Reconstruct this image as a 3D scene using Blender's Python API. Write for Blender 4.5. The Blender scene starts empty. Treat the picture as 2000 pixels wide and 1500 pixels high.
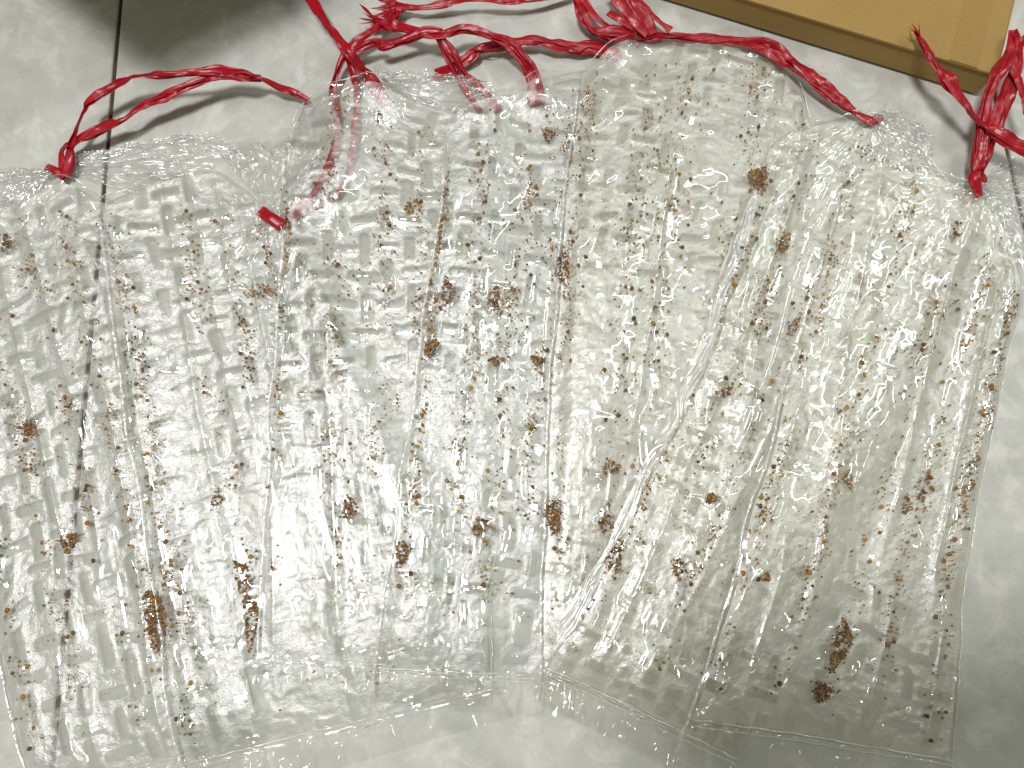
import bpy, math, random
import numpy as np
from mathutils import Vector

random.seed(7)
RNG = np.random.default_rng(11)
sc = bpy.context.scene
COL = sc.collection

# ------------------------------------------------------------------ camera
FPX = 1450.0                                  # focal length in pixels of a 2000 px wide frame
TILT = math.radians(13.5)
DIST = 0.448
FWD = np.array([0.0, math.sin(TILT), -math.cos(TILT)])
UPV = np.array([0.0, math.cos(TILT), math.sin(TILT)])
CAM = -FWD * DIST
cam_d = bpy.data.cameras.new("camera")
cam_d.sensor_width = 36.0
cam_d.lens = 36.0 * FPX / 2000.0
cam_d.clip_start = 0.01
cam_d.clip_end = 50.0
cam = bpy.data.objects.new("camera", cam_d)
cam.location = CAM
cam.rotation_euler = (TILT, 0, 0)
COL.objects.link(cam)
sc.camera = cam

# ------------------------------------------------------------------ room light
world = bpy.data.worlds.new("World")
sc.world = world
world.use_nodes = True
bg = world.node_tree.nodes["Background"]
bg.inputs[0].default_value = (1.0, 0.98, 0.80, 1)
bg.inputs[1].default_value = 0.25

def area(name, loc, target, sx, sy, power, color):
    l = bpy.data.lights.new(name, 'AREA')
    l.shape = 'RECTANGLE'; l.size = sx; l.size_y = sy
    l.energy = power; l.color = color
    o = bpy.data.objects.new(name, l)
    o.location = loc
    d = Vector(target) - Vector(loc)
    o.rotation_euler = d.to_track_quat('-Z', 'Y').to_euler()
    COL.objects.link(o)
    return o
area("ceiling_lamp", (-0.46, 0.08, 2.3), (0, 0, 0), 0.36, 0.36, 39, (1.0, 0.985, 0.985))
area("tube_lamp", (1.30, 0.80, 2.3), (0, 0, 0), 0.14, 1.2, 15, (0.93, 1.0, 0.95))

sc.render.engine = 'CYCLES'
sc.cycles.transparent_max_bounces = 48
sc.cycles.max_bounces = 6
sc.cycles.diffuse_bounces = 3
sc.cycles.glossy_bounces = 2
sc.cycles.sample_clamp_indirect = 4.0
sc.view_settings.view_transform = 'Standard'
sc.view_settings.look = 'None'
sc.view_settings.exposure = 0.12
sc.view_settings.gamma = 1.0

# ------------------------------------------------------------------ helpers
def at(px, py, z=0.0):
    """world point at height z seen at photo pixel px,py (used to survey the floor plan)"""
    d = FWD + np.array([1.0, 0, 0]) * (px - 1000.0) / FPX + UPV * (750.0 - py) / FPX
    t = (z - CAM[2]) / d[2]
    return CAM + d * t
M_PX = DIST / FPX                              # metres per pixel at the frame centre

def _hash(ix, iy, seed):
    n = (ix.astype(np.int64) * 374761393 + iy.astype(np.int64) * 668265263 + seed * 1442695041) & 0xffffffff
    n = ((n ^ (n >> 13)) * 1274126177) & 0xffffffff
    n = (n ^ (n >> 16)) & 0xffffff
    return n / float(0xffffff)
def vn(x, y, seed=0):
    """smooth value noise 0..1"""
    x = np.asarray(x, float); y = np.asarray(y, float)
    ix = np.floor(x); iy = np.floor(y)
    fx = x - ix; fy = y - iy
    fx = fx * fx * fx * (fx * (fx * 6 - 15) + 10); fy = fy * fy * fy * (fy * (fy * 6 - 15) + 10)
    a = _hash(ix, iy, seed); b = _hash(ix + 1, iy, seed); c = _hash(ix, iy + 1, seed); d = _hash(ix + 1, iy + 1, seed)
    return (a * (1 - fx) + b * fx) * (1 - fy) + (c * (1 - fx) + d * fx) * fy
def fbm(x, y, seed=0, o=3):
    s = 0; a = 1; t = 0
    for k in range(o):
        s = s + a * vn(x * 2 ** k, y * 2 ** k, seed + 17 * k); t += a; a *= 0.5
    return s / t
def sst(a, b, x):
    t = np.clip((x - a) / (b - a), 0, 1)
    return t * t * (3 - 2 * t)

def mesh_obj(name, verts, faces, mat, parent=None, smooth=True, offset=(0, 0, 0)):
    me = bpy.data.meshes.new(name)
    v = np.asarray(verts, float) - np.asarray(offset, float)
    f = np.asarray(faces, np.int32) if not isinstance(faces, list) else faces
    if isinstance(f, np.ndarray):
        n = f.shape[1]
        me.vertices.add(len(v)); me.vertices.foreach_set("co", v.ravel())
        me.loops.add(f.size); me.loops.foreach_set("vertex_index", f.ravel())
        me.polygons.add(len(f))
        me.polygons.foreach_set("loop_start", np.arange(0, f.size, n, dtype=np.int32))
        me.polygons.foreach_set("loop_total", np.full(len(f), n, np.int32))
        me.update(calc_edges=True)
    else:
        me.from_pydata([tuple(p) for p in v], [], f); me.update()
    me.polygons.foreach_set("use_smooth", np.full(len(me.polygons), smooth))
    if mat: me.materials.append(mat)
    o = bpy.data.objects.new(name, me)
    COL.objects.link(o)
    if parent: o.parent = parent
    else: o.location = offset
    return o
def grid_faces(nu, nv):
    i, j = np.meshgrid(np.arange(nu - 1), np.arange(nv - 1), indexing='ij')
    a = (i * nv + j).ravel()
    return np.stack([a, a + nv, a + nv + 1, a + 1], 1)
def attr(o, name, vals):
    a = o.data.attributes.new(name, 'FLOAT', 'POINT')
    a.data.foreach_set("value", np.asarray(vals, np.float32).ravel())
def uvattr(o, xy):
    a = o.data.attributes.new("sheet", 'FLOAT_VECTOR', 'POINT')
    v = np.zeros((len(xy), 3), np.float32); v[:, :2] = xy
    a.data.foreach_set("vector", v.ravel())
def empty(name, loc):
    o = bpy.data.objects.new(name, None); o.location = loc
    o.empty_display_size = 0.02
    COL.objects.link(o); return o
def tag(o, label=None, cat=None, group=None, kind=None):
    if label: o["label"] = label
    if cat: o["category"] = cat
    if group: o["group"] = group
    if kind: o["kind"] = kind
    return o

# ------------------------------------------------------------------ materials
class NT:
    def __init__(s, name):
        s.m = bpy.data.materials.new(name); s.m.use_nodes = True
        s.t = s.m.node_tree; s.t.nodes.clear()
        s.out = s.n('ShaderNodeOutputMaterial')
    def n(s, typ, **kw):
        nd = s.t.nodes.new(typ)
        for k, v in kw.items(): setattr(nd, k, v)
        return nd
    def l(s, a, b): s.t.links.new(a, b)
    def v(s, sock, val):
        if hasattr(val, 'is_linked') or hasattr(val, 'links'): s.l(val, sock)
        else: sock.default_value = val
    def math(s, op, a, b=0.0, c=None, clamp=False):
        nd = s.n('ShaderNodeMath', operation=op); nd.use_clamp = clamp
        s.v(nd.inputs[0], a); s.v(nd.inputs[1], b)
        if c is not None: s.v(nd.inputs[2], c)
        return nd.outputs[0]
    def mrange(s, x, a, b, c, d):
        nd = s.n('ShaderNodeMapRange'); s.v(nd.inputs[0], x)
        for i, q in enumerate((a, b, c, d)): s.v(nd.inputs[i + 1], q)
        return nd.outputs[0]
    def noise(s, vec, scale, detail=2.0, rough=0.5, dist=0.0):
        nd = s.n('ShaderNodeTexNoise'); s.l(vec, nd.inputs['Vector'])
        nd.inputs['Scale'].default_value = scale; nd.inputs['Detail'].default_value = detail
        nd.inputs['Roughness'].default_value = rough; nd.inputs['Distortion'].default_value = dist
        return nd.outputs[0]
    def mixc(s, f, a, b, bt='MIX'):
        nd = s.n('ShaderNodeMix', data_type='RGBA', blend_type=bt)
        s.v(nd.inputs[0], f); s.v(nd.inputs[6], a); s.v(nd.inputs[7], b)
        return nd.outputs[2]
    def ramp(s, f, stops):
        nd = s.n('ShaderNodeValToRGB'); s.l(f, nd.inputs[0]); e = nd.color_ramp.elements
        while len(e) < len(stops): e.new(0.5)
        for q, (p, c) in zip(e, stops): q.position = p; q.color = (*c, 1)
        return nd.outputs[0]
    def bump(s, h, strength, dist, normal=None):
        nd = s.n('ShaderNodeBump'); s.l(h, nd.inputs['Height'])
        nd.inputs['Strength'].default_value = strength; nd.inputs['Distance'].default_value = dist
        if normal: s.l(normal, nd.inputs['Normal'])
        return nd.outputs[0]
    def mixs(s, f, a, b):
        nd = s.n('ShaderNodeMixShader'); s.v(nd.inputs[0], f); s.l(a, nd.inputs[1]); s.l(b, nd.inputs[2])
        return nd.outputs[0]
    def done(s, sh): s.l(sh, s.out.inputs[0]); return s.m

def film_material(name, tint, rough_lo, rough_hi, haze_lo, haze_hi, gain_lo, gain_hi, grain=0.0, grain_scale=900, milk=(0.90, 0.90, 0.87)):
    """thin clear polythene: sees straight through, mirrors the lamps, a trace of milky haze.
       The attribute 'relief' is 1 where the film is pressed flat and 0 where it stays frosted."""
    k = NT(name)
    rel = k.n('ShaderNodeAttribute', attribute_name='relief').outputs['Fac'] if rough_lo != rough_hi else None
    nrm = None
    if grain > 0:
        vec = k.n('ShaderNodeAttribute', attribute_name='sheet').outputs['Vector']
        g = k.noise(vec, grain_scale, 1.0, 0.6)
        gs = k.math('MULTIPLY', g, k.mrange(rel, 0, 1, 1.0, 0.10))
        nrm = k.bump(gs, grain, 0.0004)
    gb = k.n('ShaderNodeNewGeometry').outputs['Backfacing']
    fr = k.n('ShaderNodeFresnel'); k.l(k.mrange(gb, 0, 1, 1.5, 1 / 1.5), fr.inputs['IOR'])
    fac = k.math('MULTIPLY', fr.outputs[0], k.mrange(rel, 0, 1, gain_hi, gain_lo) if rel else gain_lo, clamp=True)
    gl = k.n('ShaderNodeBsdfGlossy'); gl.inputs['Color'].default_value = (1, 1, 1, 1)
    if rel: k.l(k.mrange(rel, 0, 1, rough_hi, rough_lo), gl.inputs['Roughness'])
    else: gl.inputs['Roughness'].default_value = rough_lo
    if nrm: k.l(nrm, gl.inputs['Normal'])
    tr = k.n('ShaderNodeBsdfTransparent'); tr.inputs['Color'].default_value = (*tint, 1)
    body = tr.outputs[0]
    if haze_hi > 0:
        df = k.n('ShaderNodeBsdfDiffuse'); df.inputs['Color'].default_value = (*milk, 1)
        if nrm: k.l(nrm, df.inputs['Normal'])
        body = k.mixs(k.mrange(rel, 0, 1, haze_hi, haze_lo) if rel else haze_lo, body, df.outputs[0])
    return k.done(k.mixs(fac, body, gl.outputs[0]))

M_LINER = film_material("embossed_film", (0.935, 0.942, 0.925), 0.30, 0.47, 0.0, 0.14, 0.25, 5.4, 0.8, 1000, (0.93, 0.93, 0.92))
M_LINER_SOFT = film_material("soft_embossed_film", (0.950, 0.945, 0.905), 0.18, 0.44, 0.01, 0.20, 0.5, 4.4, 0.6, 900, (0.95, 0.935, 0.86))
M_FILM = film_material("clear_film", (0.993, 0.994, 0.99), 0.08, 0.08, 0, 0, 1.3, 1.3)
M_NECK = film_material("creased_film", (0.97, 0.972, 0.965), 0.22, 0.22, 0.07, 0.07, 3.0, 3.0)
M_FOLD = film_material("white_folded_edge", (0.965, 0.965, 0.96), 0.34, 0.34, 0.22, 0.22, 6.0, 6.0)
M_BEAD = film_material("welded_film_edge", (0.95, 0.95, 0.94), 0.26, 0.26, 0.30, 0.30, 4.5, 4.5)
def back_material():
    k = NT("clear_back_film"); tr = k.n('ShaderNodeBsdfTransparent'); tr.inputs['Color'].default_value = (0.985, 0.987, 0.98, 1)
    return k.done(tr.outputs[0])
M_BACK = back_material()

def tile_material():
    k = NT("glazed_tile")
    tc = k.n('ShaderNodeTexCoord').outputs['Object']
    oi = k.n('ShaderNodeObjectInfo')
    a = k.noise(tc, 9, 4, 0.6); b = k.noise(tc, 60, 4, 0.65)
    c = k.ramp(a, [(0.3, (0.385, 0.390, 0.356)), (0.7, (0.470, 0.474, 0.436))])
    c = k.mixc(k.mrange(b, 0.35, 0.7, 0.0, 0.35), c, (0.62, 0.62, 0.58, 1))
    c = k.mixc(k.mrange(k.noise(tc, 38, 5, 0.7, 0.6), 0.50, 0.64, 0.0, 0.45), c, (0.68, 0.675, 0.63, 1))
    # hairline scuffs
    n1 = k.noise(tc, 22, 5, 0.62, 1.2)
    s1 = k.math('ABSOLUTE', k.math('SUBTRACT', n1, 0.5))
    s1 = k.mrange(s1, 0.0, 0.006, 0.22, 0.0)
    n2 = k.noise(tc, 41, 5, 0.6, 2.0)
    s2 = k.mrange(k.math('ABSOLUTE', k.math('SUBTRACT', n2, 0.52)), 0.0, 0.007, 0.16, 0.0)
    sel = k.mrange(k.noise(tc, 5, 2), 0.45, 0.6, 0.15, 1.0)
    sc_ = k.math('MULTIPLY', k.math('ADD', s1, s2), sel, clamp=True)
    c = k.mixc(sc_, c, (0.28, 0.27, 0.22, 1))
    spk = k.mrange(k.noise(tc, 420, 1), 0.74, 0.80, 0.0, 0.35)
    c = k.mixc(spk, c, (0.22, 0.20, 0.15, 1))
    p = k.n('ShaderNodeBsdfPrincipled')
    k.l(c, p.inputs['Base Color'])
    k.l(k.mrange(b, 0.3, 0.7, 0.30, 0.48), p.inputs['Roughness'])
    p.inputs['Specular IOR Level'].default_value = 0.3
    k.l(k.bump(k.noise(tc, 130, 3), 0.06, 0.001), p.inputs['Normal'])
    return k.done(p.outputs[0])
def grout_material():
    k = NT("dark_grout")
    tc = k.n('ShaderNodeTexCoord').outputs['Object']
    c = k.ramp(k.noise(tc, 120, 3), [(0.3, (0.028, 0.022, 0.014)), (0.75, (0.085, 0.065, 0.035))])
    p = k.n('ShaderNodeBsdfPrincipled'); k.l(c, p.inputs['Base Color']); p.inputs['Roughness'].default_value = 0.85
    return k.done(p.outputs[0])
def card_material(name, base):
    k = NT(name)
    tc = k.n('ShaderNodeTexCoord').outputs['Object']
    f = k.noise(tc, 900, 3, 0.7); g = k.noise(tc, 25, 3)
    d = tuple(x * 0.80 for x in base)
    c = k.ramp(f, [(0.3, d), (0.7, base)])
    c = k.mixc(k.mrange(g, 0.35, 0.7, 0.0, 0.25), c, (base[0] * 1.12, base[1] * 1.1, base[2] * 1.2, 1))
    p = k.n('ShaderNodeBsdfPrincipled'); k.l(c, p.inputs['Base Color']); p.inputs['Roughness'].default_value = 0.62
    p.inputs['Specular IOR Level'].default_value = 0.35
    k.l(k.bump(f, 0.25, 0.0006), p.inputs['Normal'])
    return k.done(p.outputs[0])
def raffia_material():
    k = NT("red_raffia")
    vec = k.n('ShaderNodeAttribute', attribute_name='sheet').outputs['Vector']
    mp = k.n('ShaderNodeMapping'); mp.inputs['Scale'].default_value = (9.0, 60.0, 1.0); k.l(vec, mp.inputs[0])
    n = k.noise(mp.outputs[0], 1.0, 4, 0.65)
    n2 = k.noise(vec, 60, 3, 0.6)
    c = k.ramp(n, [(0.25, (0.22, 0.001, 0.006)), (0.55, (0.46, 0.002, 0.014)), (0.85, (0.66, 0.012, 0.040))])
    p = k.n('ShaderNodeBsdfPrincipled'); k.l(c, p.inputs['Base Color'])
    p.inputs['Roughness'].default_value = 0.33
    p.inputs['Specular IOR Level'].default_value = 0.6
    k.l(k.bump(n, 0.5, 0.0006), p.inputs['Normal'])
    tl = k.n('ShaderNodeBsdfTranslucent'); k.l(c, tl.inputs[0])
    tr = k.n('ShaderNodeBsdfTransparent'); tr.inputs[0].default_value = (0.98, 0.45, 0.52, 1)
    s = k.mixs(0.22, p.outputs[0], tl.outputs[0])
    s = k.mixs(k.mrange(k.math('MULTIPLY', n, n2), 0.24, 0.44, 0.0, 0.38), s, tr.outputs[0])
    return k.done(s)
def crumb_material(use_attr):
    k = NT("crumbs" if use_attr else "crumb")
    if use_attr:
        c = k.n('ShaderNodeAttribute', attribute_name='Col').outputs['Color']
    else:
        r = k.n('ShaderNodeObjectInfo').outputs['Random']
        c = k.ramp(r, [(0.0, (0.07, 0.030, 0.007)), (0.35, (0.17, 0.068, 0.009)), (0.7, (0.31, 0.135, 0.012)), (1.0, (0.48, 0.25, 0.025))])
    tc = k.n('ShaderNodeTexCoord').outputs['Object']
    n = k.noise(tc, 1500, 2)
    c2 = k.mixc(k.mrange(n, 0.35, 0.7, 0.0, 0.5), c, (0.06, 0.022, 0.005, 1))
    p = k.n('ShaderNodeBsdfPrincipled'); k.l(c2, p.inputs['Base Color']); p.inputs['Roughness'].default_value = 0.38
    p.inputs['Subsurface Weight'].default_value = 0.0
    k.l(k.bump(n, 0.4, 0.0003), p.inputs['Normal'])
    return k.done(p.outputs[0])
def wood_material():
    k = NT("blocker_wood")
    tc = k.n('ShaderNodeTexCoord').outputs['Object']
    c = k.ramp(k.noise(tc, 14, 4), [(0.3, (0.16, 0.09, 0.04)), (0.7, (0.28, 0.17, 0.08))])
    p = k.n('ShaderNodeBsdfPrincipled'); k.l(c, p.inputs['Base Color']); p.inputs['Roughness'].default_value = 0.5
    return k.done(p.outputs[0])
M_TILE = tile_material(); M_GROUT = grout_material()
M_CARD = card_material("cardboard", (0.35, 0.222, 0.064)); M_TAPE = card_material("paper_tape", (0.325, 0.203, 0.056))
M_RED = raffia_material(); M_CRUMBS = crumb_material(True); M_CRUMB = crumb_material(False); M_WOOD = wood_material()

# ------------------------------------------------------------------ floor: grout bed and tiles
g0 = at(235, 0); g1 = at(100, 1500)
gd = (g0 - g1)[:2]; yaw = math.atan2(-gd[0], gd[1])
floor = mesh_obj("floor", [(-2.2, -2, -0.0015), (2.2, -2, -0.0015), (2.2, 2, -0.0015), (-2.2, 2, -0.0015)], [(0, 1, 2, 3)], M_GROUT, smooth=False)
tag(floor, kind="structure")
TS, GAP = 0.585, 0.0026
gc = (g0 + g1) / 2
def tile_mesh():
    b = 0.0011; s = TS / 2; vs = []; 
    def ring(r, z): return [(-r, -r, z), (r, -r, z), (r, r, z), (-r, r, z)]
    vs = ring(s, -0.006) + ring(s, -b) + ring(s - b * 0.35, -b * 0.3) + ring(s - b, 0.0)
    fs = [(12, 13, 14, 15)]
    for q in range(3):
        for i in range(4):
            j = (i + 1) % 4
            fs.append((q * 4 + i, q * 4 + j, q * 4 + 4 + j, q * 4 + 4 + i))
    me = bpy.data.meshes.new("tile"); me.from_pydata(vs, [], fs); me.materials.append(M_TILE); me.update(); return me
tme = tile_mesh()
rx = np.array([math.cos(yaw), math.sin(yaw)]); ry = np.array([-math.sin(yaw), math.cos(yaw)])
for i in range(-2, 3):
    for j in range(-1, 2):
        c = gc[:2] + rx * ((i + 0.5) * (TS + GAP)) + ry * (j * (TS + GAP) + 0.0)
        t = bpy.data.objects.new("tile", tme); COL.objects.link(t)
        t.parent = floor; t.location = (c[0], c[1], 0); t.rotation_euler = (0, 0, yaw)

# ------------------------------------------------------------------ cardboard box (flat carton, top right)
BH = 0.023
c_br = at(1902, 188, 0)[:2]; c_bl = at(1300, 4, 0)[:2]
ex = (c_bl - c_br); ex /= np.linalg.norm(ex); ey = np.array([ex[1], -ex[0]])
if ey[1] < 0: ey = -ey
BW, BL = 0.34, 0.24
def box_part(name, x0, x1, y0, y1, z0, z1, mat, parent, b=0.002):
    pts = []
    def ring(i, z): return [(x0 + i, y0 + i, z), (x1 - i, y0 + i, z), (x1 - i, y1 - i, z), (x0 + i, y1 - i, z)]
    vs = ring(b * .5, z0) + ring(0, z0 + b * .5) + ring(0, z1 - b) + ring(b * .3, z1 - b * .3) + ring(b, z1)
    vs = [(*(c_br + ex * p[0] + ey * p[1]), p[2]) for p in vs]
    fs = [(3, 2, 1, 0), (16, 17, 18, 19)]
    for q in range(4):
        for i in range(4):
            j = (i + 1) % 4
            fs.append((q * 4 + i, q * 4 + j, q * 4 + 4 + j, q * 4 + 4 + i))
    flip = np.cross(np.append(ex, 0), np.append(ey, 0))[2] < 0
    if flip: fs = [tuple(reversed(f)) for f in fs]
    return mesh_obj(name, vs, fs, mat, parent, smooth=False, offset=(*c_br, 0))
carton = empty("cardboard_box", (*c_br, 0))
tag(carton, "flat mustard brown cardboard box lying on the tiles, top right corner", "box")
box_part("carton_body", 0.0, BW, 0.0, BL, 0.0005, BH - 0.001, M_CARD, carton, 0.004)
box_part("lid", -0.0008, BW + .0008, -0.0008, BL, BH - 0.0009, BH + 0.0006, M_CARD, carton, 0.0016)
box_part("tape_strip", 0.012, 0.030, -0.0003, BL - .001, BH + 0.0006, BH + 0.0009, M_TAPE, carton, 0.0002)

# ------------------------------------------------------------------ unseen wooden form, made up and shaped to cast the shade at top left
L1 = np.array([-0.46, 0.08, 2.3])
def shade_pt(px, py, h):
    p = at(px, py, 0); return p + (L1 - p) * (h / L1[2])
SH = 0.15
ap = shade_pt(312, 172, SH); aL = shade_pt(112, 0, SH); aR = shade_pt(650, 0, SH)
dl = (aL - ap)[:2]; dl /= np.linalg.norm(dl); dr = (aR - ap)[:2]; dr /= np.linalg.norm(dr)
blocker = empty("shade_blocker", (ap[0], ap[1] + .15, 0))
tag(blocker, "made-up wooden form outside the frame, added to shade the tiles at top left", "blocker")
sp = [ap[:2] + dr * .004, ap[:2] + dr * .30, ap[:2] + dr * .36 + dl * .12, ap[:2] + dr * .30 + dl * .30, ap[:2] + dl * .34 + dr * .10, ap[:2] + dl * .28, ap[:2] + dl * .004]
n = len(sp)
sv = [(*p, SH) for p in sp] + [(*p, SH + .018) for p in sp]
sf = [tuple(range(n))[::-1], tuple(range(n, 2 * n))] + [(i, (i + 1) % n, n + (i + 1) % n, n + i) for i in range(n)]
mesh_obj("blocker_top", sv, sf, M_WOOD, blocker, False, (ap[0], ap[1] + .15, 0))
for a, b in ((.27, .06), (.28, .26), (.1, .28), (.14, .12)):
    q = ap[:2] + dr * a + dl * b
    if at(1000, 0)[1] > q[1] + .0: q = q + np.array([0, at(1000, 0)[1] - q[1] + .03])
    w = .012; lv = [(q[0] + sx * w * r, q[1] + sy * w * r, z) for z, r in ((0.0, .75), (SH, 1.0)) for sx, sy in ((-1, -1), (1, -1), (1, 1), (-1, 1))]
    mesh_obj("blocker_leg", lv, [(3, 2, 1, 0), (4, 5, 6, 7)] + [(i, (i + 1) % 4, 4 + (i + 1) % 4, 4 + i) for i in range(4)], M_WOOD, blocker, False, (ap[0], ap[1] + .15, 0))

# ------------------------------------------------------------------ unseen slab added for phone, hands and head, sized to shade the lower right
phone_proxy = empty("phone_and_hands_proxy", tuple(CAM - FWD * .012)); phone_proxy.rotation_euler = (TILT, 0, 0)
tag(phone_proxy, "unseen slab standing in for phone and hands, added to shade the lower right", "proxy")
def slab(name, x0, x1, y0, y1, z0, z1, mat, b):
    def ring(i, z): return [(x0 + i, y0 + i, z), (x1 - i, y0 + i, z), (x1 - i, y1 - i, z), (x0 + i, y1 - i, z)]
    vs = ring(b, z0) + ring(0, z0 + b) + ring(0, z1 - b) + ring(b, z1)
    fs = [(3, 2, 1, 0), (12, 13, 14, 15)] + [(q * 4 + i, q * 4 + (i + 1) % 4, q * 4 + 4 + (i + 1) % 4, q * 4 + 4 + i) for q in range(3) for i in range(4)]
    return mesh_obj(name, vs, fs, mat, phone_proxy, False)
k = NT("proxy_shell"); p_ = k.n('ShaderNodeBsdfPrincipled'); p_.inputs['Base Color'].default_value = (.30, .30, .29, 1); p_.inputs['Roughness'].default_value = .4
M_PROXY = k.done(p_.outputs[0])
slab("proxy_body", -.03, .215, -.20, .015, .002, .009, M_PROXY, .001)
slab("proxy_face", -.025, .210, -.195, .010, .0092, .0098, M_PROXY, .0002)

# ------------------------------------------------------------------ draping: a height map of everything laid down so far
HX0, HX1, HY0, HY1, HR = -0.50, 0.50, -0.40, 0.42, 0.0015
HN = (int((HX1 - HX0) / HR), int((HY1 - HY0) / HR))
HM = np.zeros(HN)
def blur(a, r):
    for ax in (0, 1):
        c = np.cumsum(np.concatenate([np.repeat(a.take([0], ax), r + 1, ax), a, np.repeat(a.take([-1], ax), r, ax)], ax), ax)
        n_ = a.shape[ax]
        a = (c.take(range(2 * r + 1, 2 * r + 1 + n_), ax) - c.take(range(0, n_), ax)) / (2 * r + 1)
    return a
def dilate(a, r):
    for ax in (0, 1):
        b = a.copy()
        for s in range(1, r + 1):
            b = np.maximum(b, np.roll(a, s, ax)); b = np.maximum(b, np.roll(a, -s, ax))
        a = b
    return a
def hsample(m, x, y):
    fx = np.clip((x - HX0) / HR, 0, HN[0] - 1.001); fy = np.clip((y - HY0) / HR, 0, HN[1] - 1.001)
    i = fx.astype(int); j = fy.astype(int); fx = fx - i; fy = fy - j
    return (m[i, j] * (1 - fx) + m[i + 1, j] * fx) * (1 - fy) + (m[i, j + 1] * (1 - fx) + m[i + 1, j + 1] * fx) * fy
def hstamp(x, y, z):
    i = np.clip(((x - HX0) / HR + .5).astype(int), 0, HN[0] - 1).ravel(); j = np.clip(((y - HY0) / HR + .5).astype(int), 0, HN[1] - 1).ravel()
    np.maximum.at(HM, (i, j), z.ravel())

# ------------------------------------------------------------------ bags
SX, SY = 0.0142, 0.0182                       # pitch of the basket-weave embossing
def weave(x, y, seed, sx=SX, sy=SY):
    ci = np.floor(x / sx).astype(int); cj = np.floor(y / sy).astype(int)
    best = np.zeros_like(x)
    for di in (-1, 0, 1):
        for dj in (-1, 0, 1):
            i = ci + di; j = cj + dj
            jx = (_hash(i, j, seed) - .5) * .0040; jy = (_hash(i, j, seed + 5) - .5) * .005
            par = ((i + j) % 2 == 0)
            on = _hash(i, j, seed + 9) > 0.14
            px = x - (i + .5) * sx - jx; py = y - (j + .5) * sy - jy
            sz = .75 + .45 * _hash(i, j, seed + 3)
            hx = np.where(par, .0037, .0090) * sz; hy = np.where(par, .0102, .0031) * sz
            r = np.minimum(hx, hy) * .75
            qx = np.abs(px) - hx + r; qy = np.abs(py) - hy + r
            d = np.hypot(np.maximum(qx, 0), np.maximum(qy, 0)) + np.minimum(np.maximum(qx, qy), 0) - r
            w = (1 - sst(-.0011, .0007, d)) * (.8 + .2 * np.clip(-d / r, 0, 1))
            best = np.maximum(best, np.where(on, w * (.75 + .25 * _hash(i, j, seed + 21)), 0))
    return best
def polyline(pts):
    P = np.array([at(*p)[:2] for p in pts])
    s = np.concatenate([[0], np.cumsum(np.linalg.norm(np.diff(P, axis=0), axis=1))]); s /= s[-1]
    def f(u):
        # smoothed polyline
        acc = 0
        for o_, w_ in ((-.03, .25), (0, .5), (.03, .25)):
            uu = np.clip(u + o_, 0, 1)
            acc = acc + w_ * np.stack([np.interp(uu, s, P[:, 0]), np.interp(uu, s, P[:, 1])], -1)
        return acc
    return f

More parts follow.
